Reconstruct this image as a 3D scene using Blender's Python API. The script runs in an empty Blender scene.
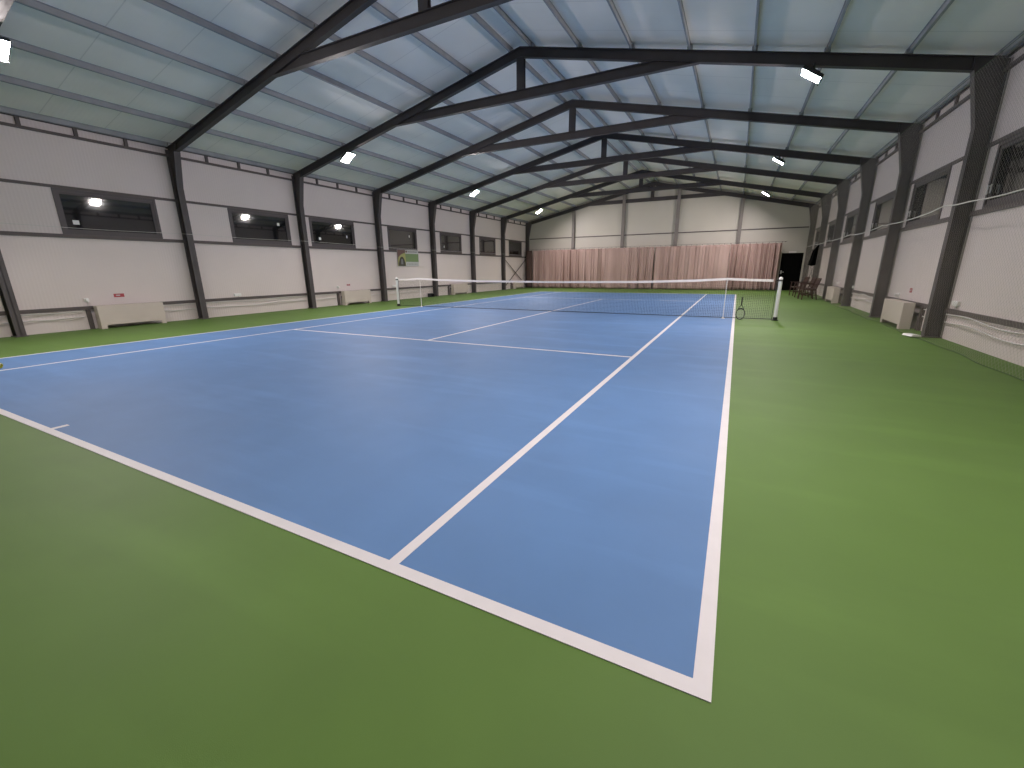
import bpy, bmesh, math, random
from mathutils import Vector, Matrix

random.seed(7)
S = bpy.context.scene
C = S.collection

# ------------------------------------------------------------------ camera, world, exposure
cam_d = bpy.data.cameras.new('camera')
cam_d.sensor_width = 36.0
cam_d.lens = 423.072 * 36.0 / 1024.0
cam_d.clip_start = 0.05
cam_d.clip_end = 200
cam = bpy.data.objects.new('camera', cam_d)
C.objects.link(cam)
yaw, pitch, roll = -0.4782, -0.2645, -0.0100
f = Vector((math.sin(yaw)*math.cos(pitch), math.cos(yaw)*math.cos(pitch), math.sin(pitch)))
r = Vector((math.cos(yaw), -math.sin(yaw), 0))
u = r.cross(f)
r2 = r*math.cos(roll) + u*math.sin(roll)
u2 = -r*math.sin(roll) + u*math.cos(roll)
m = Matrix((( r2.x, u2.x, -f.x, 5.4074), (r2.y, u2.y, -f.y, -1.2096), (r2.z, u2.z, -f.z, 1.3606), (0, 0, 0, 1)))
cam.matrix_world = m
S.camera = cam

w = bpy.data.worlds.new('night')
w.use_nodes = True
w.node_tree.nodes['Background'].inputs[0].default_value = (0.01, 0.012, 0.02, 1)
w.node_tree.nodes['Background'].inputs[1].default_value = 0.3
S.world = w

S.view_settings.view_transform = 'Standard'
S.view_settings.look = 'None'
S.view_settings.gamma = 1.0
S.view_settings.use_curve_mapping = False
S.view_settings.exposure = 0.0
try:
    S.cycles.max_bounces = 10
    S.cycles.diffuse_bounces = 6
    S.cycles.use_denoising = True
    S.cycles.sample_clamp_indirect = 6
except Exception:
    pass

LAMP_POWER = 830.0        # emission strength of the floodlight lenses
LAMP_COLOR = (1.0, 0.905, 0.885)
LAMP_TILT = math.radians(33)

# ------------------------------------------------------------------ building dimensions (metres)
BAY = 3.859
Y0 = 9.885                 # third frame seen from the camera
FR = [Y0 + k*BAY for k in range(-2, 6)]      # eight frames, the last stands against the back wall
XW = 9.05                  # inner face of the side walls
YN, YB = -5.6, FR[-1] + 0.09
SL = 0.2222                # roof slope
def under(x): return 6.469 - SL*abs(x)
def over(x): return 6.689 - SL*abs(x)
PH = 0.12                  # purlin height
def roofz(x): return over(x) + PH

# ------------------------------------------------------------------ materials
def mat(name, col, rough=0.6, metal=0.0, spec=0.5, noise=None, bump=None, emit=None, ior=None):
    M = bpy.data.materials.new(name)
    M.use_nodes = True
    nt = M.node_tree
    b = nt.nodes['Principled BSDF']
    b.inputs['Base Color'].default_value = (*col, 1)
    b.inputs['Roughness'].default_value = rough
    b.inputs['Metallic'].default_value = metal
    b.inputs['Specular IOR Level'].default_value = spec
    if ior: b.inputs['IOR'].default_value = ior
    if emit:
        b.inputs['Emission Color'].default_value = (*emit[0], 1)
        b.inputs['Emission Strength'].default_value = emit[1]
    if noise:
        sc, amt = noise[:2]
        tc = nt.nodes.new('ShaderNodeTexCoord')
        n = nt.nodes.new('ShaderNodeTexNoise')
        n.inputs['Scale'].default_value = sc
        n.inputs['Detail'].default_value = 5
        n.inputs['Roughness'].default_value = 0.6
        nt.links.new(tc.outputs['Object'], n.inputs['Vector'])
        rp = nt.nodes.new('ShaderNodeMapRange')
        rp.inputs['From Min'].default_value = 0.3
        rp.inputs['From Max'].default_value = 0.7
        rp.inputs['To Min'].default_value = 1 - amt
        rp.inputs['To Max'].default_value = 1 + amt
        nt.links.new(n.outputs['Fac'], rp.inputs['Value'])
        mx = nt.nodes.new('ShaderNodeVectorMath')
        mx.operation = 'SCALE'
        mx.inputs[0].default_value = col
        nt.links.new(rp.outputs['Result'], mx.inputs['Scale'])
        nt.links.new(mx.outputs['Vector'], b.inputs['Base Color'])
    return M

def acrylic(name, col, scuff):
    """painted acrylic floor: broad mottling, fine grain and long faint scuffs"""
    M = mat(name, col, 0.6, 0, 0.18)
    nt = M.node_tree; b = nt.nodes['Principled BSDF']; L = nt.links
    tc = nt.nodes.new('ShaderNodeTexCoord')
    def noise(scale, stretch=(1, 1, 1), detail=4, rot=0):
        mp = nt.nodes.new('ShaderNodeMapping'); mp.inputs['Scale'].default_value = stretch
        mp.inputs['Rotation'].default_value = (0, 0, rot)
        n = nt.nodes.new('ShaderNodeTexNoise'); n.inputs['Scale'].default_value = scale
        n.inputs['Detail'].default_value = detail
        L.new(tc.outputs['Object'], mp.inputs['Vector']); L.new(mp.outputs['Vector'], n.inputs['Vector'])
        return n.outputs['Fac']
    def rng(v, a, bb, c, d):
        q = nt.nodes.new('ShaderNodeMapRange')
        for k, x in zip(('From Min', 'From Max', 'To Min', 'To Max'), (a, bb, c, d)): q.inputs[k].default_value = x
        L.new(v, q.inputs['Value']); return q.outputs['Result']
    def mul(a, b2):
        q = nt.nodes.new('ShaderNodeMath'); q.operation = 'MULTIPLY'
        L.new(a, q.inputs[0]); L.new(b2, q.inputs[1]); return q.outputs[0]
    big = rng(noise(0.45), 0.3, 0.7, 0.95, 1.05)
    mid = rng(noise(2.2), 0.3, 0.7, 0.96, 1.04)
    long_ = rng(noise(1.1, (0.35, 2.2, 1), 5, 0.5), 0.52, 0.75, 1.0, 1.0 + scuff)
    k = mul(mul(big, mid), long_)
    sc = nt.nodes.new('ShaderNodeVectorMath'); sc.operation = 'SCALE'; sc.inputs[0].default_value = col
    L.new(k, sc.inputs['Scale'])
    mix = nt.nodes.new('ShaderNodeMix'); mix.data_type = 'RGBA'
    L.new(rng(noise(0.8, (1, 1, 1), 6), 0.5, 0.8, 0.0, 0.06), mix.inputs['Factor'])
    L.new(sc.outputs['Vector'], mix.inputs['A'])
    g = sum(col)/3
    mix.inputs['B'].default_value = (g*1.05, g*1.0, g*1.0, 1)
    L.new(mix.outputs['Result'], b.inputs['Base Color'])
    bp = nt.nodes.new('ShaderNodeBump'); bp.inputs['Strength'].default_value = 0.15; bp.inputs['Distance'].default_value = 0.002
    L.new(noise(400, (1, 1, 1), 2), bp.inputs['Height']); L.new(bp.outputs['Normal'], b.inputs['Normal'])
    return M

def ribbed(name, col, axis, period, dist, rough=0.45, var=0.03, seam=None):
    """coated sheet with fine ribs across one axis"""
    M = mat(name, col, rough, 0, 0.5)
    nt = M.node_tree; b = nt.nodes['Principled BSDF']; L = nt.links
    tc = nt.nodes.new('ShaderNodeTexCoord')
    sp = nt.nodes.new('ShaderNodeSeparateXYZ'); L.new(tc.outputs['Object'], sp.inputs[0])
    v = sp.outputs[axis]
    def math_(op, a, bv):
        q = nt.nodes.new('ShaderNodeMath'); q.operation = op
        L.new(a, q.inputs[0]); q.inputs[1].default_value = bv
        return q.outputs[0]
    s = nt.nodes.new('ShaderNodeMath'); s.operation = 'SINE'
    L.new(math_('MULTIPLY', v, 2*math.pi/period), s.inputs[0])
    bp = nt.nodes.new('ShaderNodeBump'); bp.inputs['Strength'].default_value = 0.28; bp.inputs['Distance'].default_value = dist
    L.new(s.outputs[0], bp.inputs['Height']); L.new(bp.outputs['Normal'], b.inputs['Normal'])
    n = nt.nodes.new('ShaderNodeTexNoise'); n.inputs['Scale'].default_value = 0.6; n.inputs['Detail'].default_value = 4
    L.new(tc.outputs['Object'], n.inputs['Vector'])
    q = nt.nodes.new('ShaderNodeMapRange')
    for k, x in zip(('From Min', 'From Max', 'To Min', 'To Max'), (0.3, 0.7, 1-var, 1+var)): q.inputs[k].default_value = x
    L.new(n.outputs['Fac'], q.inputs['Value'])
    fac = q.outputs['Result']
    if seam:
        fr = math_('FRACT', math_('DIVIDE', v, seam[0]), 0)
        lt = math_('LESS_THAN', fr, seam[1]/seam[0])
        k = math_('MULTIPLY', lt, -seam[2]); k = math_('ADD', k, 1.0)
        mm = nt.nodes.new('ShaderNodeMath'); mm.operation = 'MULTIPLY'
        L.new(fac, mm.inputs[0]); L.new(k, mm.inputs[1]); fac = mm.outputs[0]
    sc = nt.nodes.new('ShaderNodeVectorMath'); sc.operation = 'SCALE'; sc.inputs[0].default_value = col
    L.new(fac, sc.inputs['Scale']); L.new(sc.outputs['Vector'], b.inputs['Base Color'])
    return M

M_green = acrylic('green acrylic', (0.100, 0.180, 0.040), 0.13)
M_blue = acrylic('blue acrylic', (0.105, 0.205, 0.40), 0.16)
M_line = mat('white line paint', (0.66, 0.63, 0.64), 0.6, noise=(6, 0.03))
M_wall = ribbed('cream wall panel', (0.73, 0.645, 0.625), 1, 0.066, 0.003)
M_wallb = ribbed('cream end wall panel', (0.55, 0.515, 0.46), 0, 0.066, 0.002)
M_roof = ribbed('white roof panel', (0.90, 0.865, 0.81), 1, 0.09, 0.0012, 0.55, 0.06, seam=(1.16, 0.02, 0.16))
M_steel = mat('dark grey steel paint', (0.050, 0.043, 0.045), 0.5, noise=(3, 0.12))
M_col = mat('brownish grey column paint', (0.082, 0.070, 0.072), 0.5, noise=(3, 0.12))
M_purlin = mat('galvanised purlin', (0.30, 0.31, 0.33), 0.5, noise=(3, 0.1))
M_post = mat('greyish brown post paint', (0.21, 0.185, 0.175), 0.55, noise=(2, 0.08))
M_litedge = mat('light grey strip', (0.34, 0.31, 0.29), 0.5)  # pale tone for the painted highlight on the column edges
M_girt = mat('brown grey girt paint', (0.105, 0.085, 0.082), 0.55, noise=(3, 0.1))
M_frame = mat('brown grey window frame', (0.085, 0.070, 0.074), 0.45)
M_gasket = mat('black gasket', (0.015, 0.014, 0.015), 0.5)
M_glass = mat('dark night glass', (0.012, 0.012, 0.014), 0.03, 0, 0.5, ior=1.9)
M_white = mat('white plastic', (0.86, 0.84, 0.82), 0.4)
M_cover = mat('cream white metal cover', (0.64, 0.56, 0.50), 0.45, noise=(2, 0.03))
M_shadowgap = mat('dark heater innards', (0.03, 0.03, 0.03), 0.7)
M_pipe = mat('white plastic pipe', (0.66, 0.63, 0.60), 0.4)
M_red = mat('red plate', (0.42, 0.06, 0.07), 0.5)
M_alu = mat('white painted aluminium', (0.66, 0.67, 0.66), 0.35)
M_black = mat('black fabric', (0.003, 0.003, 0.003), 0.9, 0, 0.05)
M_blackp = mat('black plastic', (0.012, 0.012, 0.013), 0.4)
M_netm = mat('black net cord', (0.02, 0.022, 0.022), 0.8)
M_band = mat('white net band', (0.80, 0.76, 0.74), 0.7)
M_netting = mat('grey green netting twine', (0.42, 0.38, 0.34), 0.8)
M_border = mat('dull green border cord', (0.07, 0.12, 0.05), 0.8)
M_rope = mat('white rope', (0.62, 0.60, 0.56), 0.7)
M_door = mat('black door', (0.002, 0.002, 0.002), 0.7, 0, 0.05)
M_wood = mat('dark brown wood', (0.055, 0.028, 0.022), 0.45, noise=(9, 0.3))
M_ball = mat('yellow felt', (0.55, 0.50, 0.04), 0.9, noise=(40, 0.1))
M_frameblk = mat('black racket frame', (0.012, 0.014, 0.016), 0.35)
M_string = mat('pale strings', (0.4, 0.42, 0.38), 0.6)
M_house = mat('black lamp housing', (0.02, 0.02, 0.022), 0.5)
M_lens = mat('lit lamp lens', (0.9, 0.9, 0.9), 0.3, emit=(LAMP_COLOR, LAMP_POWER))
M_lens.cycles.emission_sampling = 'FRONT'
M_pgreen = mat('banner green', (0.19, 0.27, 0.12), 0.6)
M_pyel = mat('banner yellow', (0.38, 0.37, 0.14), 0.6)
M_pbrown = mat('banner brown red', (0.16, 0.085, 0.075), 0.6)
M_pdark = mat('banner dark olive', (0.055, 0.05, 0.032), 0.6)
M_pgrey = mat('banner grey', (0.18, 0.18, 0.20), 0.6)
M_pwhite = mat('banner white', (0.52, 0.51, 0.50), 0.6)

def curtain_mat():
    M = mat('dusty pink curtain cloth', (0.36, 0.225, 0.205), 0.9, 0, 0.1)
    nt = M.node_tree; b = nt.nodes['Principled BSDF']; L = nt.links
    tc = nt.nodes.new('ShaderNodeTexCoord')
    mp = nt.nodes.new('ShaderNodeMapping'); mp.inputs['Scale'].default_value = (2.2, 2.2, 0.3)
    n = nt.nodes.new('ShaderNodeTexNoise'); n.inputs['Scale'].default_value = 1.0; n.inputs['Detail'].default_value = 5
    L.new(tc.outputs['Object'], mp.inputs[0]); L.new(mp.outputs[0], n.inputs['Vector'])
    rp = nt.nodes.new('ShaderNodeValToRGB')
    rp.color_ramp.elements[0].position = 0.3; rp.color_ramp.elements[0].color = (0.36, 0.25, 0.225, 1)
    rp.color_ramp.elements[1].position = 0.7; rp.color_ramp.elements[1].color = (0.48, 0.35, 0.32, 1)
    L.new(n.outputs['Fac'], rp.inputs[0]); L.new(rp.outputs[0], b.inputs['Base Color'])
    return M
M_curtain = curtain_mat()
M_brown = mat('dark brown curtain cloth', (0.13, 0.085, 0.075), 0.9, 0, 0.1)

# ------------------------------------------------------------------ mesh helpers
class MB:
    def __init__(s): s.v = []; s.f = []; s.m = []; s.mats = []
    def _mi(s, M):
        if M is None: return 0
        if M not in s.mats: s.mats.append(M)
        return s.mats.index(M)
    def face(s, pts, M=None):
        n = len(s.v); s.v += [tuple(p) for p in pts]; s.f.append(tuple(range(n, n+len(pts)))); s.m.append(s._mi(M))
    def hexa(s, p, M=None):
        """eight corners: bottom four counter-clockwise, then top four"""
        n = len(s.v); s.v += [tuple(q) for q in p]; k = s._mi(M)
        for q in ((3, 2, 1, 0), (4, 5, 6, 7), (0, 1, 5, 4), (1, 2, 6, 5), (2, 3, 7, 6), (3, 0, 4, 7)):
            s.f.append(tuple(n+i for i in q)); s.m.append(k)
        return s
    def box(s, x0, x1, y0, y1, z0, z1, M=None):
        x0, x1 = sorted((x0, x1)); y0, y1 = sorted((y0, y1)); z0, z1 = sorted((z0, z1))
        return s.hexa([(x0, y0, z0), (x1, y0, z0), (x1, y1, z0), (x0, y1, z0), (x0, y0, z1), (x1, y0, z1), (x1, y1, z1), (x0, y1, z1)], M)
    def prism_y(s, poly, y0, y1, M=None):
        """poly = [(x,z)], extruded along y"""
        n = len(s.v); k = s._mi(M); N = len(poly)
        s.v += [(x, y0, z) for x, z in poly] + [(x, y1, z) for x, z in poly]
        s.f.append(tuple(range(n, n+N))); s.m.append(k)
        s.f.append(tuple(reversed(range(n+N, n+2*N)))); s.m.append(k)
        for i in range(N):
            j = (i+1) % N
            s.f.append((n+i, n+N+i, n+N+j, n+j)); s.m.append(k)
        return s
    def prism_x(s, poly, x0, x1, M=None):
        """poly = [(y,z)], extruded along x"""
        n = len(s.v); k = s._mi(M); N = len(poly)
        s.v += [(x0, y, z) for y, z in poly] + [(x1, y, z) for y, z in poly]
        s.f.append(tuple(range(n, n+N))); s.m.append(k)
        s.f.append(tuple(reversed(range(n+N, n+2*N)))); s.m.append(k)
        for i in range(N):
            j = (i+1) % N
            s.f.append((n+i, n+N+i, n+N+j, n+j)); s.m.append(k)
        return s
    def tube(s, pts, rad, seg=8, M=None, closed=False, cap=True):
        pts = [Vector(p) for p in pts]; n0 = len(s.v); k = s._mi(M); N = len(pts)
        rr = rad if isinstance(rad, (list, tuple)) else [rad]*N
        up = Vector((0, 0, 1))
        for i, p in enumerate(pts):
            a = pts[(i-1) % N] if (closed or i > 0) else p
            b = pts[(i+1) % N] if (closed or i < N-1) else p
            t = (b-a).normalized()
            ref = up if abs(t.dot(up)) < 0.95 else Vector((1, 0, 0))
            e1 = t.cross(ref).normalized(); e2 = t.cross(e1)
            for j in range(seg):
                an = 2*math.pi*j/seg
                s.v.append(tuple(p + (e1*math.cos(an) + e2*math.sin(an))*rr[i]))
        for i in range(N if closed else N-1):
            for j in range(seg):
                a = n0+i*seg+j; b = n0+i*seg+(j+1) % seg
                i2 = (i+1) % N
                c = n0+i2*seg+(j+1) % seg; d = n0+i2*seg+j
                s.f.append((a, b, c, d)); s.m.append(k)
        if cap and not closed:
            s.f.append(tuple(reversed(range(n0, n0+seg)))); s.m.append(k)
            s.f.append(tuple(range(n0+(N-1)*seg, n0+N*seg))); s.m.append(k)
        return s
    def bar(s, a, b, wx, wy, M=None, ref=(0, 0, 1)):
        """rectangular bar from a to b, wx across, wy along ref"""
        a = Vector(a); b = Vector(b); t = (b-a).normalized(); rf = Vector(ref)
        e1 = t.cross(rf).normalized()*wx/2; e2 = e1.cross(t).normalized()*wy/2
        s.hexa([a-e1-e2, a+e1-e2, a+e1+e2, a-e1+e2, b-e1-e2, b+e1-e2, b+e1+e2, b-e1+e2], M)
        return s
    def build(s, name, M=None, parent=None, bevel=0, smooth=False, **props):
        me = bpy.data.meshes.new(name)
        me.from_pydata(s.v, [], s.f)
        ms = s.mats if s.mats else [M]
        for q in ms: me.materials.append(q)
        if s.mats: me.polygons.foreach_set('material_index', s.m)
        bm = bmesh.new(); bm.from_mesh(me)
        bmesh.ops.recalc_face_normals(bm, faces=bm.faces)
        if smooth:
            for fc in bm.faces: fc.smooth = True
        bm.to_mesh(me); bm.free()
        o = bpy.data.objects.new(name, me); C.objects.link(o)
        if parent: o.parent = parent
        if bevel:
            b = o.modifiers.new('bevel', 'BEVEL'); b.width = bevel; b.segments = 2; b.limit_method = 'ANGLE'
        for k, v in props.items(): o[k] = v
        return o

def thing(name, label, cat, loc=(0, 0, 0), rz=0, group=None):
    o = bpy.data.objects.new(name, None); C.objects.link(o)
    o.empty_display_size = 0.2
    o.location = loc; o.rotation_euler = (0, 0, rz)
    o['label'] = label; o['category'] = cat
    if group: o['group'] = group
    return o

def tag(o, label, cat, group=None):
    o['label'] = label; o['category'] = cat
    if group: o['group'] = group
    return o

def copy_tree(o, parent=None):
    c = o.copy(); C.objects.link(c)
    if parent: c.parent = parent
    for ch in list(o.children): copy_tree(ch, c)
    return c

def struct(mb, name, M=None, parent=None, **k):
    o = mb.build(name, M, parent, **k)
    if parent is None: o['kind'] = 'structure'
    return o

# ------------------------------------------------------------------ room shell
struct(MB().box(-XW-0.1, XW+0.1, YN-0.1, YB+0.1, -0.15, 0.0), 'floor', M_green)

ORD = ['first', 'second', 'third', 'fourth', 'fifth', 'sixth', 'seventh', 'eighth']
WZ0, WZ1 = 2.285, 3.31
win_left = [(3.40, 5.45), (7.38, 9.46), (10.31, 12.45), (14.43, 16.46), (18.40, 20.45), (22.45, 24.47), (26.40, 28.43)]
win_right = [(7.40, 9.46), (11.30, 13.38), (14.72, 16.76), (18.80, 20.86), (22.60, 24.66), (26.40, 28.43)]

def side_wall(name, sg, wins):
    mb = MB(); xi, xo = sg*XW, sg*(XW+0.1)
    top = roofz(XW) - 0.005
    mb.box(xi, xo, YN-0.1, YB+0.1, 0, WZ0)
    mb.box(xi, xo, YN-0.1, YB+0.1, WZ1, top)
    ys = [YN-0.1] + [q for w_ in wins for q in w_] + [YB+0.1]
    for i in range(0, len(ys), 2): mb.box(xi, xo, ys[i], ys[i+1], WZ0, WZ1)
    struct(mb, name, M_wall)
side_wall('wall_left', -1, win_left)
side_wall('wall_right', 1, win_right)

DX0, DX1, DH = 7.62, 8.70, 2.13
def end_wall(name, y0, y1, door=False):
    mb = MB()
    def top(x): return roofz(x) - 0.005
    if door:
        mb.prism_y([(-XW, 0), (DX0, 0), (DX0, top(DX0)), (0, top(0)), (-XW, top(XW))], y0, y1)
        mb.prism_y([(DX0, DH), (DX1, DH), (DX1, top(DX1)), (DX0, top(DX0))], y0, y1)
        mb.prism_y([(DX1, 0), (XW, 0), (XW, top(XW)), (DX1, top(DX1))], y0, y1)
    else:
        mb.prism_y([(-XW, 0), (XW, 0), (XW, top(XW)), (0, top(0)), (-XW, top(XW))], y0, y1)
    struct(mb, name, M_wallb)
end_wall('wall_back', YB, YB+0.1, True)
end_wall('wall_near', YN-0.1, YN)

mb = MB()
for sg in (-1, 1):
    X = XW + 0.1
    mb.prism_y([(0, roofz(0)), (sg*X, roofz(X)), (sg*X, roofz(X)+0.1), (0, roofz(0)+0.1)], YN-0.1, YB+0.1)
struct(mb, 'ceiling', M_roof)

# door in the back wall
d = bpy.data.objects.new('door_1', None); C.objects.link(d); d.location = ((DX0+DX1)/2, YB, 0); d['kind'] = 'structure'
hw = (DX1-DX0)/2
MB().box(-hw+0.03, hw-0.03, 0.03, 0.08, 0.005, DH-0.03).build('door_leaf', M_door, d)
mb = MB(); mb.box(-hw, -hw+0.03, 0, 0.1, 0, DH); mb.box(hw-0.03, hw, 0, 0.1, 0, DH); mb.box(-hw+0.03, hw-0.03, 0, 0.1, DH-0.03, DH)
mb.build('door_frame', M_door, d)
mb = MB(); mb.tube([(-hw+0.09, 0.03, 1.05), (-hw+0.09, -0.04, 1.05), (-hw+0.22, -0.04, 1.05)], 0.012, 8); mb.box(-hw+0.06, -hw+0.12, 0.02, 0.03, 0.95, 1.15)
mb.build('door_handle', M_alu, d)

# windows: outer frame, sash, dark glass, white handle
tags_left = {1: [(3.70, 2.57, 0.12)], 2: [(9.06, 2.96, 0.09)], 3: [(10.73, 2.58, 0.10), (12.06, 2.72, 0.05)], 4: [(15.95, 2.96, 0.06)], 5: [(18.80, 2.60, 0.07)]}
def window(n, sg, y0, y1, handle_y):
    e = bpy.data.objects.new('window_%d' % n, None); C.objects.link(e); e['kind'] = 'structure'
    e.location = (sg*XW, (y0+y1)/2, WZ0)
    h = WZ1-WZ0; hw = (y1-y0)/2
    def ring(mb, ya, yb, za, zb, t, xa, xb):
        mb.box(sg*xa, sg*xb, ya, yb, za, za+t); mb.box(sg*xa, sg*xb, ya, yb, zb-t, zb)
        mb.box(sg*xa, sg*xb, ya, ya+t, za+t, zb-t); mb.box(sg*xa, sg*xb, yb-t, yb, za+t, zb-t)
    mb = MB(); ring(mb, -hw, hw, 0, h, 0.06, -0.02, 0.08); mb.build('window_frame', M_frame, e)
    mb = MB(); ring(mb, -hw+0.06, hw-0.06, 0.06, h-0.06, 0.055, 0.0, 0.06); s_ = mb.build('sash', M_frame, e)
    mb = MB(); ring(mb, -hw+0.115, hw-0.115, 0.115, h-0.115, 0.012, 0.012, 0.03); mb.build('gasket', M_gasket, s_)
    MB().box(sg*0.025, sg*0.05, -hw+0.115, hw-0.115, 0.115, h-0.115).build('pane', M_glass, e)
    yy = handle_y
    mb = MB(); mb.box(sg*-0.012, sg*0.0, yy-0.017, yy+0.017, 0.24, 0.38); mb.box(sg*-0.04, sg*-0.012, yy-0.012, yy+0.012, 0.34, 0.365); mb.box(sg*-0.05, sg*-0.036, yy-0.012, yy+0.012, 0.22, 0.365)
    if sg > 0: mb.build('window_handle', M_white, e, label='white window handle')
    else:
        for ty, tz, tw in tags_left.get(n, []):
            MB().box(sg*0.021, sg*0.025, ty-tw/2-(y0+y1)/2, ty+tw/2-(y0+y1)/2, tz-0.05-WZ0, tz+0.05-WZ0).build('white_tag', M_white, e, label='small white tag on the pane')
n = 1
hl = ['a', 'b', 'a', 'b', 'a', 'b', 'a']
for (y0, y1), h_ in zip(win_left, hl):
    hw = (y1-y0)/2
    window(n, -1, y0, y1, (-hw+0.09) if h_ == 'a' else (hw-0.09)); n += 1
for i, (y0, y1) in enumerate(win_right):
    hw = (y1-y0)/2
    window(n, 1, y0, y1, hw-0.09); n += 1

# horizontal rails on the side walls, eave rail with short stubs, end wall rail
tn = 1
for sg in (-1, 1):
    for z0, z1, d_ in ((0.485, 0.57, 0.035), (WZ0-0.085, WZ0-0.002, 0.035), (WZ1+0.002, WZ1+0.065, 0.035)):
        struct(MB().box(sg*(XW-d_), sg*XW, YN, YB, z0, z1), 'trim_%d' % tn, M_girt); tn += 1
    mb = MB()
    mb.box(sg*(XW-0.06), sg*XW, YN, YB, 4.475, 4.53)
    mb.box(sg*(XW-0.03), sg*XW, YN, YB, 4.70, 4.73)
    for k in range(-4, 5):
        for q in (0.98, 1.93, 2.9):
            y = Y0+k*BAY+q
            mb.box(sg*(XW-0.05), sg*XW, y-0.035, y+0.035, 4.53, 4.70)
    struct(mb, 'trim_%d' % tn, M_girt); tn += 1
xs = [-8.5, -5.30, -1.79, 1.64, 5.235, 8.7]
struct(MB().box(-8.75, 8.75, YB-0.03, YB, 3.50, 3.56), 'trim_%d' % tn, M_girt); tn += 1
for i, x in enumerate(xs[1:5]):
    zt = under(x) - 0.01
    mb = MB()
    mb.box(x-0.1, x+0.1, YB-0.16, YB-0.15, 0, zt); mb.box(x-0.1, x+0.1, YB-0.04, YB-0.031, 0, zt); mb.box(x-0.006, x+0.006, YB-0.15, YB-0.04, 0, zt)
    o = mb.build('wall_post', M_post)
    tag(o, 'greyish brown upright steel post on the back wall, %s from the left' % ORD[i], 'post', 'upright posts of the back wall')

# ------------------------------------------------------------------ the court
court = thing('tennis_court', 'blue acrylic tennis court surface with white lines on the green floor', 'court')
XL, XLs = -5.455, -4.06
XR, XRs = 5.487, 4.12
Lw = 0.06
YF = 23.77
MB().box(XL+0.01, XR-0.01, 0.03, YF-0.01, 0.0, 0.002).build('playing_surface', M_blue, court)
def line(nm, x0, x1, y0, y1):
    MB().box(x0, x1, y0, y1, 0.0, 0.004).build(nm, M_line, court)
line('baseline', XL, XR, 0.013, 0.076); line('baseline', XL, XR, YF-0.08, YF)
line('doubles_sideline', XL, XL+Lw, 0.076, YF-0.08); line('doubles_sideline', XR-Lw, XR, 0.076, YF-0.08)
for a, b in ((XLs, XLs+Lw), (XRs-Lw, XRs)):
    line('singles_sideline', a, b, 0.076, YF-0.08)
line('service_line', XLs+Lw, XRs-Lw, 5.465, 5.525); line('service_line', XLs+Lw, XRs-Lw, 18.25, 18.31)
line('centre_service_line', 0.0, 0.06, 5.525, 18.25)
line('centre_mark', 0.0, 0.055, 0.076, 0.185); line('centre_mark', 0.0, 0.055, YF-0.19, YF-0.08)

# ------------------------------------------------------------------ steel portal frames
def make_frame():
    e = thing('portal_frame', '', 'steel frame', (0, 0, 0))
    hy = 0.08; t = 0.012
    for sg in (-1, 1):
        # column: I section with a haunch that widens towards the eaves
        xi, xh, xo = 8.79, 8.60, XW-0.002
        zk, ze = 3.66, under(8.60)
        mb = MB()
        zto = over(XW)-0.01
        mb.prism_y([(sg*xo, 0), (sg*xi, 0), (sg*xi, zk), (sg*xh, ze), (sg*xh, over(xh)-0.02), (sg*xo, zto)], -t/2, t/2)
        # inner flange
        mb.prism_y([(sg*xi, 0), (sg*xi, zk), (sg*xh, ze), (sg*(xh+t), ze), (sg*(xi+t), zk), (sg*(xi+t), 0)], -hy, hy)
        mb.box(sg*(xo-0.03), sg*(xo-0.018), -hy, hy, 0, zto-0.02)
        mb.box(sg*(xi-0.03), sg*(xo), -hy-0.03, hy+0.03, 0, 0.018)
        mb.build('column', M_col, e)
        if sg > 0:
            MB().box(XW-0.022, XW-0.004, -hy-0.035, -hy-0.02, 0.02, zto-0.03).build('edge_highlight', M_litedge, e, label='light grey strip painted as the lit outer flange edge of the column')  # thin pale strip added as the lit edge of the outer flange
        # rafter
        x0, x1 = 0.0, xh
        mb = MB()
        mb.prism_y([(0, under(0)), (sg*x1, under(x1)), (sg*x1, over(x1)), (0, over(0))], -t/2, t/2)
        mb.prism_y([(0, under(0)), (sg*x1, under(x1)), (sg*x1, under(x1)+t), (0, under(0)+t)], -0.06, 0.06)
        mb.prism_y([(0, over(0)-t), (sg*(XW-0.04), over(XW-0.04)-t), (sg*(XW-0.04), over(XW-0.04)), (0, over(0))], -0.06, 0.06)
        mb.prism_y([(sg*(x1-0.02), under(x1)), (sg*x1, under(x1)), (sg*x1, over(x1)-0.02), (sg*(x1-0.02), over(x1)-0.02)], -0.06, 0.06)
        mb.build('rafter', M_steel, e)
    zb, zt = 5.533, 5.755
    xb = (6.469-zb)/SL; xt = (6.469-zt)/SL
    mb = MB()
    mb.prism_y([(-xb, zb), (xb, zb), (xt, zt), (-xt, zt)], -t/2, t/2)
    mb.prism_y([(-xb+0.02, zb), (xb-0.02, zb), (xb-0.06, zb+t), (-xb+0.06, zb+t)], -0.06, 0.06)
    mb.prism_y([(-xt, zt-t), (xt, zt-t), (xt, zt), (-xt, zt)], -0.06, 0.06)
    mb.build('collar_beam', M_steel, e)
    mb = MB()
    mb.box(-0.005, 0.005, -0.05, 0.05, zt, under(0)); mb.box(-0.10, 0.10, -0.056, -0.05+0.004, zt, under(0)-0.02); mb.box(-0.10, 0.10, 0.05, 0.056, zt, under(0)-0.02)
    mb.build('king_post', M_steel, e)
    return e
fr0 = make_frame()
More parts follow.
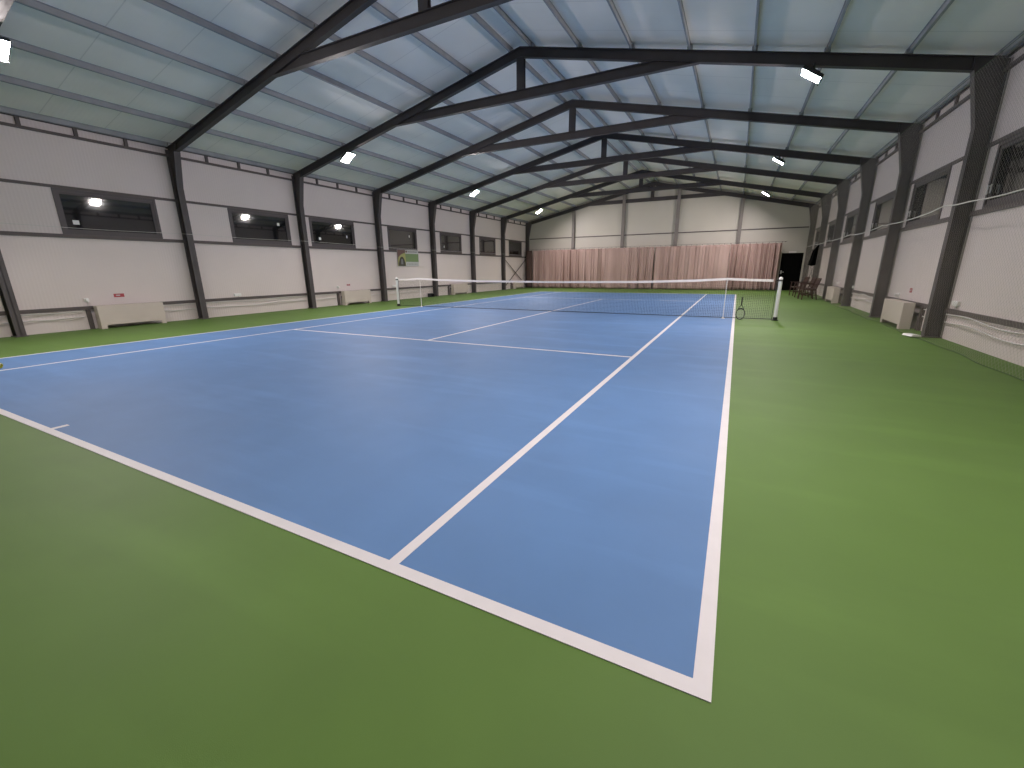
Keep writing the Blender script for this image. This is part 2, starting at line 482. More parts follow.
descr = ['dark steel portal frame nearest the camera, cut off by the left edge of the photo',
         'dark steel portal frame whose collar beam runs out of the top of the photo',
         'dark steel portal frame, the nearest whose ridge and king post show whole',
         'dark steel portal frame, the second whose ridge shows, right wall column before the second full window',
         'dark steel portal frame, fourth counted from the back wall',
         'dark steel portal frame, third counted from the back wall',
         'dark steel portal frame, second from the back wall, one bay in front of it',
         'dark steel portal frame standing directly against the back wall']
descr[3] = 'dark steel portal frame, fifth counted from the back wall'
for i, y in enumerate(FR):
    o = fr0 if i == 0 else copy_tree(fr0)
    o.location = (0, y, 0); o['label'] = descr[i]; o['group'] = 'steel portal frames of the hall'

# purlins
def purlin(x, label):
    mb = MB(); s_ = 1 if x > 0 else -1
    z = over(x); h = PH-0.002; t = 0.006; f_ = 0.042
    a = -s_*SL
    y0, y1 = YN, YB
    def P(u0, u1, v0, v1):
        mb.hexa([(x+u0, y0, z+a*u0+v0), (x+u1, y0, z+a*u1+v0), (x+u1, y1, z+a*u1+v0), (x+u0, y1, z+a*u0+v0),
                 (x+u0, y0, z+a*u0+v1), (x+u1, y0, z+a*u1+v1), (x+u1, y1, z+a*u1+v1), (x+u0, y1, z+a*u0+v1)])
    P(-t/2, t/2, 0, h); P(-f_/2, f_/2, 0, t); P(-f_/2, f_/2, h-t, h)
    for y in FR: mb.box(x-0.05, x+0.05, y-0.045, y+0.045, z-0.0, z+0.09)
    o = mb.build('roof_purlin', M_purlin)
    tag(o, label, 'purlin', 'purlins running along under the roof')
for sg, side in ((-1, 'left'), (1, 'right')):
    for k in range(8):
        x = sg*(0.28+1.235*k)
        if k == 0: lb = 'long grey purlin of the close pair at the ridge, on its %s side' % side
        elif k == 7: lb = 'long grey purlin along the %s eave above the wall' % side
        else: lb = 'long grey roof purlin, %s out from the ridge pair on the %s slope' % (ORD[k-1], side)
        purlin(x, lb)

# crossed wall braces in the last bay
for sg, side in ((-1, 'left'), (1, 'right')):
    ya, yb = FR[6]+0.1, FR[7]-0.1
    for j, (za, zb_) in enumerate(((2.15, 0.12), (0.12, 2.15))):
        x = sg*(XW-0.08-0.02*j)
        o = MB().bar((x, ya, za), (x, yb, zb_), 0.008, 0.06, ref=(0, 0, 1)).build('wall_brace', M_girt)
        tag(o, 'flat brown brace in the last %s wall bay, %s towards the back' % (side, 'falling' if j == 0 else 'rising'), 'brace', 'crossed braces in the last bay')

# ------------------------------------------------------------------ floodlights
def make_lamp():
    e = thing('floodlight', '', 'lamp')
    L_, W_, D_ = 0.20, 0.17, 0.07
    mb = MB()
    mb.box(-L_, L_, -W_, W_, 0.0, 0.02)
    for a in ((-L_, -L_+0.012, -W_, W_), (L_-0.012, L_, -W_, W_), (-L_, L_, -W_, -W_+0.012), (-L_, L_, W_-0.012, W_)):
        mb.box(a[0], a[1], a[2], a[3], -0.045, 0.0)
    mb.box(-L_, -L_+0.012, -W_, W_, -0.075, -0.045)
    mb.box(-0.09, 0.09, -0.07, 0.07, 0.02, 0.065)
    h = mb.build('housing', M_house, e)
    mb = MB()
    for k in range(7): mb.box(-0.15+0.05*k-0.003, -0.15+0.05*k+0.003, -0.11, 0.11, 0.02, 0.05)
    mb.build('cooling_fins', M_house, h)
    mb = MB(); mb.box(-L_+0.014, L_-0.014, -W_+0.014, W_-0.014, -0.034, -0.006)
    mb.build('lens', M_lens, h, label='glowing white lens')
    h.rotation_euler = (0, -LAMP_TILT, 0)    # left-hand lamp shines towards +x
    mb = MB()
    mb.bar((0.0, -0.18, 0.0), (0.0, -0.18, 0.12), 0.006, 0.03, ref=(1, 0, 0)); mb.bar((0.0, 0.18, 0.0), (0.0, 0.18, 0.12), 0.006, 0.03, ref=(1, 0, 0))
    mb.box(-0.015, 0.015, -0.18, 0.18, 0.118, 0.126)
    mb.build('bracket', M_house, e)
    return e
lamp0 = make_lamp(); first = True
where = {0: 'on the frame nearest the camera', 2: 'on the nearest frame whose ridge shows', 4: 'on the middle frame, fourth from the back wall', 6: 'on the frame one bay before the back wall'}
for i in (0, 2, 4, 6):
    for sg, side in ((-1, 'left'), (1, 'right')):
        o = lamp0 if first else copy_tree(lamp0); first = False
        o.location = (sg*6.27, FR[i]-0.02, under(6.27)-0.13)
        if i == 0 and sg < 0: o.location = (-5.95, FR[i]+0.02, under(5.95)-0.13)
        o.rotation_euler = (0, 0, 0 if sg < 0 else math.pi)
        o['label'] = 'lit floodlight under the %s rafter, %s' % (side, where[i])
        o['group'] = 'floodlights under the rafters'

# ------------------------------------------------------------------ tennis net, posts, singles sticks
YNET = 11.885
tops = [(-6.40, 1.055), (-5.9, 1.05), (-5.25, 1.085), (-4.4, 1.04), (-2.5, 1.0), (0.0, 0.985), (2.9, 1.0), (4.4, 1.04), (5.19, 1.085), (5.8, 1.06), (6.36, 1.045)]
def ntop(x):
    for (a, za), (b, zb_) in zip(tops, tops[1:]):
        if a <= x <= b: return za+(zb_-za)*(x-a)/(b-a)
    return 1.05
net = thing('tennis_net', 'black tennis net with white top band stretched between two white posts', 'net', (0, YNET, 0))
mb = MB(); N = 284
xs_ = [-6.35+12.7*i/N for i in range(N+1)]
for x in xs_: mb.tube([(x, 0, 0.03), (x, 0, ntop(x)-0.03)], 0.002, 3, cap=False)
for j in range(22):
    q = j/22
    mb.tube([(x, 0, 0.03+(ntop(x)-0.09)*q) for x in xs_[::6]], 0.0018, 3, cap=False)
mb.build('net_mesh', M_netm, net, kind='stuff')
mb = MB()
for a, b in zip(xs_[:-1:3], xs_[3::3]):
    za, zb_ = ntop(a), ntop(b)
    mb.hexa([(a, -0.007, za-0.062), (b, -0.007, zb_-0.062), (b, 0.007, zb_-0.062), (a, 0.007, za-0.062), (a, -0.007, za), (b, -0.007, zb_), (b, 0.007, zb_), (a, 0.007, za)])
mb.build('top_band', M_band, net, label='white cloth band along the net top')
mb = MB(); mb.tube([(-6.35, 0, 0.03), (6.35, 0, 0.03)], 0.009, 6); mb.tube([(6.34, 0, 0.03), (6.34, 0, 1.0)], 0.006, 5); mb.tube([(-6.34, 0, 0.03), (-6.34, 0, 1.0)], 0.006, 5)
mb.build('edge_cord', M_netm, net)
for sg, side in ((-1, 'left'), (1, 'right')):
    e = thing('net_post', 'white round net post at the %s end of the tennis net' % side, 'post', (sg*6.42, YNET-0.0, 0), group='net posts')
    MB().tube([(0, 0, 0), (0, 0, 1.06)], 0.045, 20).build('tube', M_alu, e, smooth=False)
    MB().tube([(0, 0, 1.06), (0, 0, 1.085), (0, 0, 1.11)], [0.05, 0.045, 0.012], 16).build('cap', M_white, e)
    mb = MB(); mb.tube([(0, 0, 0.0), (0, 0, 0.02)], 0.085, 16); mb.tube([(0, 0, 0.02), (0, 0, 0.09)], 0.055, 16)
    mb.build('base_collar', M_blackp, e, label='black base collar')
    mb = MB(); mb.tube([(0, 0, 1.0), (0, 0, 1.035)], 0.05, 16); mb.bar((-sg*0.04, 0, 1.02), (-sg*0.09, 0, 1.02), 0.02, 0.03)
    mb.build('cord_clamp', M_blackp, e)
for x, side in ((-5.25, 'left'), (5.19, 'right')):
    e = thing('singles_stick', 'thin white stick propping up the net near its %s end' % side, 'stick', (x, YNET-0.03, 0), group='sticks propping the net')
    MB().tube([(0, 0, 0.015), (0, 0, ntop(x)+0.005)], 0.009, 8).build('rod', M_band, e)
    MB().tube([(0, 0, 0), (0, 0, 0.018), (0, 0, 0.03)], [0.045, 0.04, 0.012], 12).build('foot', M_band, e)

# ------------------------------------------------------------------ racket leaning on the net, ball
rk = thing('tennis_racket', 'black tennis racket leaning upside down against the net beside the right sideline', 'racket', (5.60, YNET-0.14, 0.004))
rk.rotation_euler = (math.radians(-11), math.radians(2), math.radians(8)); rk.scale = (0.80, 0.86, 0.86)
cx, cz, ra, rb = 0, 0.175, 0.128, 0.17
hoop = [(ra*math.cos(t_)*1.0, 0, cz + rb*math.sin(t_)) for t_ in [2*math.pi*i/36 for i in range(36)]]
MB().tube(hoop, 0.014, 8, closed=True).build('hoop', M_frameblk, rk, smooth=True)
mb = MB()
for sg in (-1, 1): mb.tube([(sg*0.095, 0, cz+rb*0.67), (sg*0.06, 0, 0.37), (sg*0.014, 0, 0.44)], 0.010, 8)
mb.tube([(-0.085, 0, cz+rb*0.75), (0, 0, cz+rb*0.9), (0.085, 0, cz+rb*0.75)], 0.009, 8)
mb.build('throat', M_frameblk, rk)
mb = MB()
for i in range(-6, 7):
    x = i*0.018; zz = rb*math.sqrt(max(0, 1-(x/ra)**2)); mb.tube([(x, 0, cz-zz), (x, 0, cz+zz)], 0.0012, 3, cap=False)
for i in range(-8, 9):
    z = i*0.019; xx = ra*math.sqrt(max(0, 1-(z/rb)**2)); mb.tube([(-xx, 0.001, cz+z), (xx, 0.001, cz+z)], 0.0012, 3, cap=False)
mb.build('strings', M_string, rk)
MB().tube([(0, 0, 0.43), (0, 0, 0.50), (0, 0, 0.66), (0, 0, 0.665), (0, 0, 0.685)], [0.018, 0.022, 0.022, 0.026, 0.026], 8).build('handle', M_blackp, rk)

def sphere(mb, c, R, n=20, m_=12):
    for i in range(m_):
        a0, a1 = math.pi*i/m_-math.pi/2, math.pi*(i+1)/m_-math.pi/2
        for j in range(n):
            b0, b1 = 2*math.pi*j/n, 2*math.pi*(j+1)/n
            P = lambda a, b: (c[0]+R*math.cos(a)*math.cos(b), c[1]+R*math.cos(a)*math.sin(b), c[2]+R*math.sin(a))
            if i == 0: mb.face([P(a0, 0), P(a1, b1), P(a1, b0)])
            elif i == m_-1: mb.face([P(a0, b0), P(a0, b1), P(a1, 0)])
            else: mb.face([P(a0, b0), P(a0, b1), P(a1, b1), P(a1, b0)])
mb = MB(); sphere(mb, (0, 0, 0), 0.044)
ball = mb.build('ball', M_ball, smooth=True); ball.location = (-4.27, 0.765, 0.046)
tag(ball, 'small yellow ball lying beside the left singles sideline at the left photo edge', 'ball')
me = ball.data
bm = bmesh.new(); bm.from_mesh(me); bmesh.ops.remove_doubles(bm, verts=bm.verts, dist=1e-5); bm.to_mesh(me); bm.free()
mb = MB()
pts = []
for i in range(48):
    t_ = 2*math.pi*i/48; a = 0.75*math.sin(2*t_); 
    v = Vector((math.cos(t_)*math.cos(a), math.sin(t_)*math.cos(a), math.sin(a)))*0.0436
    pts.append(v)
mb.tube(pts, 0.0018, 5, closed=True).build('seam', M_white, ball)

# ------------------------------------------------------------------ heaters along the walls
def make_heater():
    """front at -x side when placed on the right wall; origin on the floor at the wall, middle of its length"""
    e = thing('radiator', '', 'radiator')
    h, L_, x0, x1 = 0.575, 0.71, -0.33, -0.13
    mb = MB()
    # front panel with a low cut-out between two feet
    mb.prism_x([(-L_, 0), (-L_+0.12, 0), (-L_+0.12, 0.09), (L_-0.12, 0.09), (L_-0.12, 0), (L_, 0), (L_, h), (-L_, h)], x0, x0+0.02)
    mb.box(x0+0.02, x1, -L_, -L_+0.02, 0, h); mb.box(x0+0.02, x1, L_-0.02, L_, 0, h)
    mb.box(x0+0.02, x1, -L_+0.02, L_-0.02, h-0.02, h)
    mb.build('cover', M_cover, e, bevel=0.004)
    mb = MB(); mb.box(x0+0.05, x1-0.02, -L_+0.06, L_-0.06, 0.12, h-0.1)
    for k in range(40): mb.box(x0+0.045, x1-0.015, -L_+0.08+k*0.032, -L_+0.084+k*0.032, 0.10, h-0.08)
    mb.build('heating_core', M_shadowgap, e)
    mb = MB()
    for k in range(30): mb.box(x0+0.05, x1-0.04, -L_+0.1+k*0.042, -L_+0.12+k*0.042, h, h+0.003)
    mb.build('top_grille', M_cover, e)
    for y in (-L_+0.1, L_-0.1): MB().box(x1, -0.002, y-0.02, y+0.02, 0.3, 0.36).build('wall_bracket', M_girt, e)
    return e
ht0 = make_heater(); first = True
def heater(sg, y, label):
    global first
    o = ht0 if first else copy_tree(ht0); first = False
    o.location = (sg*XW, y, 0); o.rotation_euler = (0, 0, 0 if sg > 0 else math.pi)
    o['label'] = label; o['group'] = 'radiators along the side walls'
def plate(sg, y, z, label, w_=0.17, h_=0.07):
    mb = MB(); mb.box(sg*(XW-0.006), sg*XW, -w_/2, w_/2, -h_/2, h_/2); 
    o = mb.build('warning_plate', M_red, bevel=0.002); o.location = (0, y, z)
    MB().box(sg*(XW-0.008), sg*(XW-0.006), -w_*0.3, w_*0.1, -h_*0.12, h_*0.2).build('pale_mark', M_pwhite, o)
    tag(o, label, 'plate', 'small red plates above the radiators')
def stud(sg, y, label):
    mb = MB(); mb.box(sg*(XW-0.07), sg*XW, y-0.04, y-0.03, 0, 0.485); mb.box(sg*(XW-0.07), sg*(XW-0.06), y-0.03, y+0.04, 0, 0.485); mb.box(sg*(XW-0.01), sg*XW, y-0.03, y+0.04, 0, 0.485)
    o = mb.build('short_stud', M_girt)
    tag(o, label, 'stud', 'short studs beside the radiators')
hs = [(-1, 4.26, 'cream radiator on the left wall under the nearest large window, below the small red plate'),
      (-1, 12.02, 'cream radiator on the left wall, second from the camera, before the net post'),
      (-1, 19.75, 'cream radiator on the left wall, third from the camera, behind the net'),
      (-1, 27.45, 'cream radiator on the left wall under the crossed braces'),
      (1, 11.77, 'cream radiator on the right wall, the nearer one'),
      (1, 19.60, 'cream radiator on the right wall beside the chairs, the farther one')]
for sg, y, lb in hs: heater(sg, y, lb)
stl = [(-1, 3.47, 'left wall, nearest radiator'), (-1, 11.23, 'left wall, second radiator'), (-1, 18.93, 'left wall, third radiator'), (-1, 26.62, 'left wall, fourth radiator'), (1, 10.93, 'right wall, nearer radiator'), (1, 18.72, 'right wall, farther radiator')]
for sg, y, lb in stl: stud(sg, y, 'short brown steel stud at the near end of the radiator, ' + lb)
plate(-1, 4.17, 0.80, 'small red oval plate above the nearest radiator on the left wall', 0.22, 0.09)
plate(-1, 11.85, 0.80, 'small red plate above the second radiator on the left wall', 0.17, 0.06)
plate(1, 12.0, 0.80, 'small red plate above the nearer radiator on the right wall', 0.14, 0.10)

# white thermostats and sockets
def device(sg, y, z, label, kind):
    nm = 'thermostat' if kind == 't' else 'wall_socket'
    e = thing(nm, label, 'thermostat' if kind == 't' else 'socket', (sg*XW, y, z), 0 if sg > 0 else math.pi, 'small white fittings on the walls')
    if kind == 't':
        MB().box(-0.02, 0, -0.045, 0.045, -0.05, 0.05).build('plate', M_white, e, bevel=0.004)
        mb = MB(); mb.tube([(-0.02, 0, 0), (-0.05, 0, 0), (-0.085, 0, 0)], [0.032, 0.036, 0.03], 14); mb.build('knob', M_white, e)
        mb = MB(); mb.tube([(-0.012, 0, -0.05), (-0.012, 0.0, -0.13)], 0.008, 6); mb.build('conduit', M_pipe, e)
    else:
        MB().box(-0.045, 0, -0.12, 0.10, -0.045, 0.045).build('box', M_white, e, bevel=0.005)
        mb = MB(); mb.box(-0.05, -0.045, -0.105, -0.015, -0.035, 0.035); mb.box(-0.05, -0.045, -0.003, 0.085, -0.035, 0.035); mb.build('cover_flap', M_white, e)
        mb = MB(); mb.tube([(-0.015, -0.04, -0.045), (-0.015, -0.04, -0.08)], 0.012, 6); mb.build('conduit', M_pipe, e)
device(-1, 3.50, 0.72, 'white round thermostat just left of the nearest radiator on the left wall', 't')
device(-1, 7.21, 0.65, 'white double socket on the left wall under the second window', 's')
device(-1, 11.28, 0.74, 'white thermostat on the left wall at the second radiator', 't')
device(-1, 14.55, 0.66, 'white double socket on the left wall seen just left of the net post', 's')
device(1, 9.50, 0.68, 'white double socket on the right wall, the nearest to the camera', 's')
device(1, 12.75, 0.66, 'white thermostat on the right wall above the nearer radiator', 't')
device(1, 17.6, 0.66, 'white socket on the right wall in the bay between the two radiators', 's')
device(1, 20.2, 0.72, 'white thermostat on the right wall above the farther radiator', 't')

# pipes, bay by bay
def pipe(sg, ya, yb, z, amp, ph, label):
    pts = []
    n_ = 24
    for i in range(n_+1):
        q = i/n_; y = ya+(yb-ya)*q
        pts.append((sg*(XW-0.035-0.012*math.sin(q*9+ph)), y, z+amp*math.sin(q*2*math.pi*1.2+ph)*math.sin(math.pi*q)))
    o = MB().tube(pts, 0.013, 8).build('heating_pipe', M_pipe, smooth=True)
    tag(o, label, 'pipe', 'white heating pipes low on the side walls')
bays = [(FR[i]+0.12, FR[i+1]-0.12) for i in range(7)]
lh = {0: 4.26, 2: 12.02, 4: 19.75, 6: 27.45}
rh = {2: 11.77, 4: 19.60}
amps = {1: 0.035}
for sg, side, hh in ((-1, 'left', lh), (1, 'right', rh)):
    seq = [(-1, FR[0]-BAY+0.09, FR[0]-0.09)] + [(i, a, b) for i, (a, b) in enumerate(bays)]
    for i, a, b in seq:
        segs = [(a, b, '')]
        if i in hh: segs = [(a, hh[i]-0.90, ', before its radiator'), (hh[i]+0.76, b, ', beyond its radiator')]
        for a1, b1, ex in segs:
            for z, nm in ((0.455, 'upper'), (0.31, 'lower')):
                am = 0.012
                if sg > 0 and i in (1, 3): am = 0.045
                if sg < 0 and i == 1: am = 0.03
                if i == -1: 
                    if sg > 0: continue
                    lb = '%s white pipe at the left photo edge, before the nearest column' % nm
                else: lb = '%s white pipe, %s wall, %s column bay from the camera%s' % (nm, side, ORD[i], ex)
                pipe(sg, a1, b1, z, am, 0.6+(0.5 if z < 0.4 else 0)+i, lb)

# ------------------------------------------------------------------ protective netting and ropes
nz = [(0.015, 8.62), (0.35, 8.66), (1.3, 8.70), (2.35, 8.69), (3.5, 8.66), (4.45, 8.575)]
def nx(s_):   # x and z along the hanging profile
    return s_
mb = MB()
step = 0.075; Yn0, Yn1 = 3.0, YB-0.25
cum = [0]
for (za, xa), (zb_, xb) in zip(nz, nz[1:]): cum.append(cum[-1]+math.hypot(za-zb_, xa-xb))
H = cum[-1]
def prof(d_, y):
    for i in range(len(cum)-1):
        if d_ <= cum[i+1]+1e-9:
            q = (d_-cum[i])/(cum[i+1]-cum[i])
            z = nz[i][0]+(nz[i+1][0]-nz[i][0])*q; x = nz[i][1]+(nz[i+1][1]-nz[i][1])*q
            return x + (0.03*math.sin(y*1.7)+0.02*math.sin(y*4.1+1))*max(0, 1-z/2.2), z
    return nz[-1][1], nz[-1][0]
k = 0
y = Yn0 - H
while y < Yn1:
    for dr in (1, -1):
        pts = []
        for c_ in cum:
            yy = y + (c_ if dr > 0 else H-c_)
            pts.append((c_, yy))
        P = []
        for c_, yy in pts:
            if Yn0 <= yy <= Yn1:
                x, z = prof(c_, yy); P.append((x, yy, z))
        if len(P) > 1: mb.tube(P, 0.0009, 3, cap=False)
    y += step
wn = thing('protective_netting', 'fine grey green protective netting hanging in front of the right wall columns', 'netting', (0, 0, 0))
mb.build('netting_mesh', M_netting, wn, kind='stuff')
mb = MB()
yy = [Yn0+0.25*i for i in range(int((Yn1-Yn0)/0.25)+1)]
mb.tube([(prof(0, y_)[0], y_, 0.012) for y_ in yy], 0.005, 5); mb.tube([(nz[-1][1], y_, nz[-1][0]) for y_ in yy], 0.004, 5)
mb.build('border_rope', M_border, wn)
# rope tied along the netting
rp = [(5.0, 2.25), (7.31, 2.32), (8.85, 2.36), (9.885, 2.41), (11.36, 2.34), (13.18, 2.36), (13.744, 2.38), (15.74, 2.32), (17.6, 2.38), (20.3, 2.35), (21.46, 2.39), (23.4, 2.36), (25.32, 2.40), (28.9, 2.42)]
pts = []
for (a, za), (b, zb_) in zip(rp, rp[1:]):
    for i in range(8):
        q = i/8; y_ = a+(b-a)*q; pts.append((8.655-0.004*math.sin(y_*7), y_, za+(zb_-za)*q - 0.015*math.sin(math.pi*q)))
pts.append((8.655, rp[-1][0], rp[-1][1]))
o = MB().tube(pts, 0.011, 6).build('rope', M_rope, smooth=True)
tag(o, 'white rope tied along the netting at window height on the right wall', 'rope')
mb = MB()
pts = [(-8.775, 0.3+i*0.3, 2.43-0.02*math.sin((0.3+i*0.3-FR[0])/BAY*math.pi)**2 - (0.06 if i > 40 else 0)) for i in range(95)]
o = MB().tube(pts, 0.005, 5).build('rope', M_rope, smooth=True)
tag(o, 'thin pale rope strung along the left wall columns at window sill height', 'rope')

# ------------------------------------------------------------------ curtains on the back wall
def curtain(x0, x1, label, dens=1.0, deep=1.0, seed=0, darkl=False, M=None):
    rnd = random.Random(seed)
    n_ = int((x1-x0)/0.022); rows = 16
    ph = [rnd.uniform(0, 6.28) for _ in range(6)]
    w_ = [rnd.uniform(0.8, 1.2) for _ in range(6)]
    mb = MB()
    V = []
    for j in range(rows+1):
        q = j/rows; z0 = 0.015
        for i in range(n_+1):
            t_ = x0+(x1-x0)*i/n_
            edge = 1.0
            a = deep*(0.062 + 0.04*math.sin(t_*0.9+ph[5]) + 0.02*math.sin(t_*2.7+ph[4]))
            if darkl: a *= 1 + 1.4*max(0, 1-(t_-x0)/1.3)
            y = a*math.sin(t_*2*math.pi/0.30*w_[0]*dens+ph[0]+0.8*math.sin(t_*1.3+ph[1])) \
                + 0.5*a*math.sin(t_*2*math.pi/0.13*w_[1]*dens+ph[2]) + 0.05*deep*math.sin(t_*2*math.pi/1.1*w_[2]+ph[3])
            y *= 0.55+0.6*(1-q)
            x = t_ - 0.10*(1-q)*0 + 0.02*math.sin(t_*3+ph[4])*(1-q)
            z = z0 + (2.70-z0)*q
            if j == rows: z -= 0.025*abs(math.sin(t_*math.pi/0.31))
            if j == 0: z += 0.02*abs(math.sin(t_*2.3+ph[2])); 
            V.append((x, 28.66 - 0.10*(1-q)*math.sin(q*3.1)*0 + y, z))
    W = n_+1
    mb.v = V
    for j in range(rows):
        for i in range(n_):
            mb.f.append((j*W+i, j*W+i+1, (j+1)*W+i+1, (j+1)*W+i)); mb.m.append(0)
    o = mb.build('curtain', M or M_curtain, smooth=True)
    s_ = o.modifiers.new('solid', 'SOLIDIFY'); s_.thickness = 0.004
    mb = MB()
    k_ = int((x1-x0)/0.31)
    for i in range(k_+1):
        x = x0+0.02+i*(x1-x0-0.04)/k_; mb.bar((x, 28.66, 2.69), (x, 28.66, 2.755), 0.02, 0.012, ref=(0, 1, 0))
    mb.build('hooks', M_girt, o)
    tag(o, label, 'curtain', 'curtains along the back wall')
curtain(-8.24, 0.44, 'long dusty pink curtain hanging on the left half of the back wall', 0.72, 1.35, 3, True)
curtain(-8.74, -8.27, 'narrow gathered dark brown curtain in the left back corner', 1.9, 0.9, 11, M=M_brown)
curtain(0.50, 4.86, 'dusty pink curtain in the middle right of the back wall, nearly flat', 0.7, 0.6, 5)
curtain(4.88, 7.54, 'dusty pink curtain with deep pleats at the right end, next to the black door', 1.1, 1.6, 8)
mb = MB(); mb.tube([(-8.7, 28.66, 2.76), (7.75, 28.66, 2.76)], 0.008, 6)
for x in (-5.30, -1.79, 1.64, 5.235, 7.7): mb.bar((x, 28.66, 2.76), (x, YB-(0.16 if x < 7 else 0.0), 2.76), 0.02, 0.02)
o = mb.build('curtain_wire', M_girt); tag(o, 'thin wire carrying the pink curtains across the back wall', 'wire')
# lamp box above the door
e = thing('emergency_light', 'small white light box above the black door', 'light', (8.14, YB, 2.18))
MB().box(-0.18, 0.18, -0.06, 0, -0.045, 0.045).build('box', M_white, e, bevel=0.005)
MB().box(-0.16, 0.16, -0.075, -0.06, -0.03, 0.035).build('diffuser', M_band, e, bevel=0.004)

# ------------------------------------------------------------------ banner under the fourth left window
bn = thing('wall_banner', 'green and white tennis banner hanging on the left wall under a window', 'banner', (-XW, 15.69, 1.945))
W2, H2 = 0.77, 0.385
def slab(nm, y0, y1, z0, z1, d0, d1, M, par=bn): return MB().box(d0, d1, y0, y1, z0, z1).build(nm, M, par)
slab('backing', -W2, W2, -H2, H2, 0.038, 0.044, M_pwhite)
ph = slab('photo_panel', -W2+0.01, -0.20, -H2+0.01, H2-0.01, 0.044, 0.046, M_pbrown)
mb = MB(); mb.prism_x([(-0.74, -0.10), (-0.70, 0.02), (-0.55, 0.14), (-0.35, 0.21), (-0.20, 0.24), (-0.20, -H2+0.01), (-0.76, -H2+0.01)], 0.046, 0.0475)
mb.build('yellow_shape', M_pyel, ph)
mb = MB(); mb.prism_x([(-0.72, -H2+0.01), (-0.70, -0.22), (-0.60, -0.02), (-0.52, 0.05), (-0.40, 0.05), (-0.32, -0.03), (-0.23, -0.22), (-0.22, -H2+0.01)], 0.0475, 0.049)
mb.build('dark_arch', M_pdark, ph)
mb = MB(); mb.prism_x([(-0.54, -0.30), (-0.52, -0.05), (-0.41, -0.05), (-0.39, -0.30)], 0.049, 0.050)
mb.build('grey_shape', M_pgrey, ph)
slab('green_panel', -0.20, W2-0.0, -0.175, 0.20, 0.044, 0.046, M_pgreen)
mb = MB()
mb.box(0.044, 0.046, -0.17, -0.07, 0.255, 0.345)
mb.build('red_emblem', M_pbrown, bn)
mb = MB()
rnd = random.Random(4)
y = -0.02
while y < 0.70:
    w_ = rnd.uniform(0.03, 0.06); mb.box(0.044, 0.0455, y, y+w_, 0.27, 0.27+rnd.choice((0.045, 0.055))); y += w_+0.018
y = -0.10
while y < 0.64:
    w_ = rnd.uniform(0.03, 0.07); mb.box(0.044, 0.0455, y, y+w_, -0.30, -0.265); y += w_+0.06
mb.build('lettering', M_pgrey, bn)

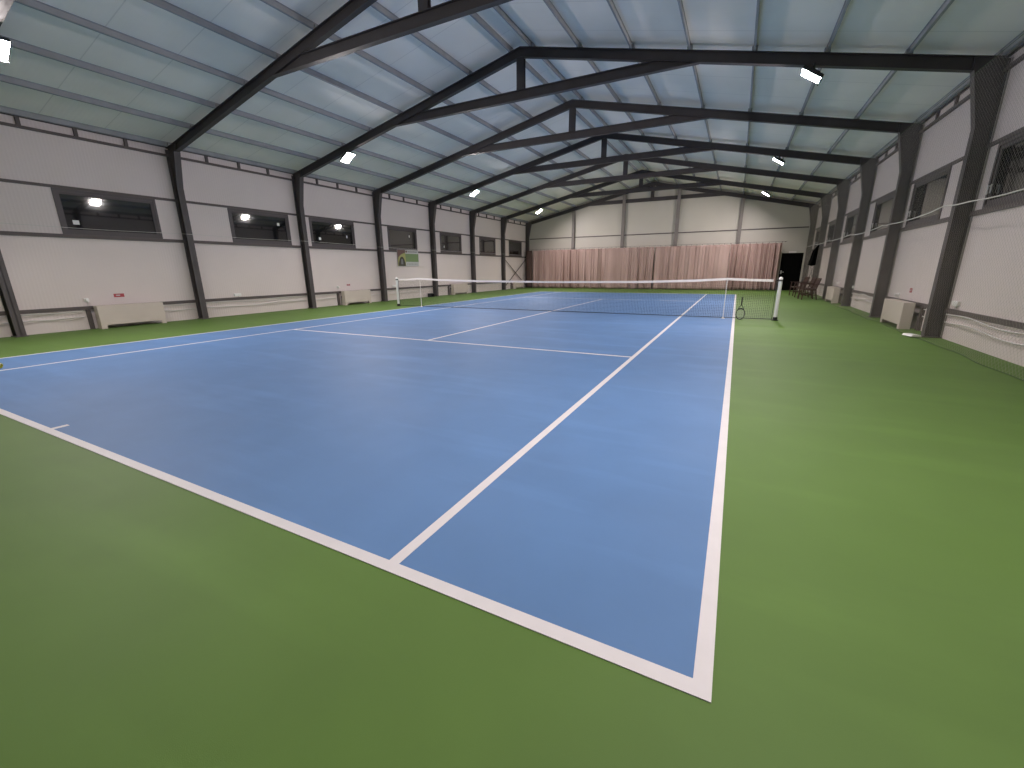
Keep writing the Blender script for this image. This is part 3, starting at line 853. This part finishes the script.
# ------------------------------------------------------------------ chairs by the right wall
def make_chair():
    e = thing('wooden_chair', '', 'chair')
    # faces -x
    mb = MB()
    for k in range(6): mb.box(-0.24+0.078*k, -0.24+0.078*k+0.062, -0.24, 0.24, 0.42, 0.44)
    mb.box(-0.24, 0.22, -0.25, -0.225, 0.385, 0.42); mb.box(-0.24, 0.22, 0.225, 0.25, 0.385, 0.42); mb.box(-0.25, -0.225, -0.225, 0.225, 0.385, 0.42)
    mb.build('seat', M_wood, e)
    mb = MB()
    def bk(z): return 0.20+(z-0.42)*0.28
    for sg in (-1, 1): mb.bar((bk(0.42), sg*0.235, 0.42), (bk(0.86), sg*0.235, 0.86), 0.03, 0.03, ref=(0, 1, 0))
    mb.bar((bk(0.85), -0.25, 0.85), (bk(0.85), 0.25, 0.85), 0.025, 0.07); mb.bar((bk(0.5), -0.22, 0.5), (bk(0.5), 0.22, 0.5), 0.022, 0.05)
    for k in range(7):
        y = -0.19+k*0.0633; mb.bar((bk(0.5), y, 0.5), (bk(0.84), y, 0.84), 0.012, 0.042, ref=(0, 1, 0))
    mb.build('backrest', M_wood, e)
    for sx, sy in ((-1, -1), (-1, 1), (1, -1), (1, 1)):
        mb = MB()
        if sx < 0: mb.bar((-0.23, sy*0.235, 0.63), (-0.27, sy*0.235, 0.0), 0.035, 0.035, ref=(0, 1, 0))
        else: mb.bar((0.20, sy*0.235, 0.42), (0.27, sy*0.235, 0.0), 0.035, 0.035, ref=(0, 1, 0))
        mb.build('leg', M_wood, e)
    for sy in (-1, 1): MB().box(-0.27, 0.26, sy*0.25-0.025, sy*0.25+0.025, 0.63, 0.652).build('armrest', M_wood, e)
    mb = MB(); mb.box(-0.255, 0.23, -0.245, -0.225, 0.18, 0.205); mb.box(-0.255, 0.23, 0.225, 0.245, 0.18, 0.205); mb.box(-0.02, 0.02, -0.225, 0.225, 0.18, 0.2)
    mb.build('stretcher', M_wood, e)
    return e
ch0 = make_chair()
for i, (x, y, rz, lb) in enumerate([(8.18, 20.95, 0.16, 'dark brown wooden armchair by the right wall, the nearest of the three to the camera'),
                                    (8.17, 22.15, 0.16, 'dark brown wooden armchair by the right wall, the middle of the three'),
                                    (8.10, 23.7, 0.22, 'dark brown wooden armchair by the right wall, the farthest of the three')]):
    o = ch0 if i == 0 else copy_tree(ch0)
    o.location = (x, y, 0); o.rotation_euler = (0, 0, rz); o['label'] = lb; o['group'] = 'wooden chairs by the right wall'

# black cloth hanging from the rope
mb = MB(); R_, N_ = 12, 16; V = []
for j in range(R_+1):
    q = j/R_; z = 2.33-0.90*q
    xl = 8.585-0.17*min(1, q*3.2)-0.10*q; xr = 8.615-0.04*q
    for i in range(N_+1):
        t_ = i/N_
        V.append((xl+(xr-xl)*t_, 23.4+0.10*q*math.sin(t_*9+q*2)-0.05*q, z-0.05*q*math.sin(t_*3.1)))
mb.v = V
for j in range(R_):
    for i in range(N_):
        a = j*(N_+1)+i; mb.f.append((a, a+1, a+N_+2, a+N_+1)); mb.m.append(0)
o = mb.build('hanging_jacket', M_black, smooth=True); s_ = o.modifiers.new('solid', 'SOLIDIFY'); s_.thickness = 0.02
tag(o, 'black jacket or cloth hanging from the rope above the wooden chairs', 'cloth')

# small things on the floor
e = thing('speaker_box', 'small black box on the floor beside a left wall column behind the net post', 'box', (-8.80, 17.05, 0))
MB().box(-0.11, 0.11, -0.16, 0.16, 0, 0.19).build('case', M_blackp, e, bevel=0.008)
MB().box(0.11, 0.114, -0.13, 0.13, 0.025, 0.165).build('front_grille', M_black, e)
mb = MB(); mb.prism_y([(-0.09, 0), (0.09, 0), (0.07, 0.03), (-0.06, 0.035)], -0.13, 0.13)
o = mb.build('paper_scrap', M_white); o.location = (8.60, 9.78, 0.022); o.rotation_euler = (0, 0, 0.3)
tag(o, 'small white folded sheet on the floor at the foot of the nearest right column', 'paper')
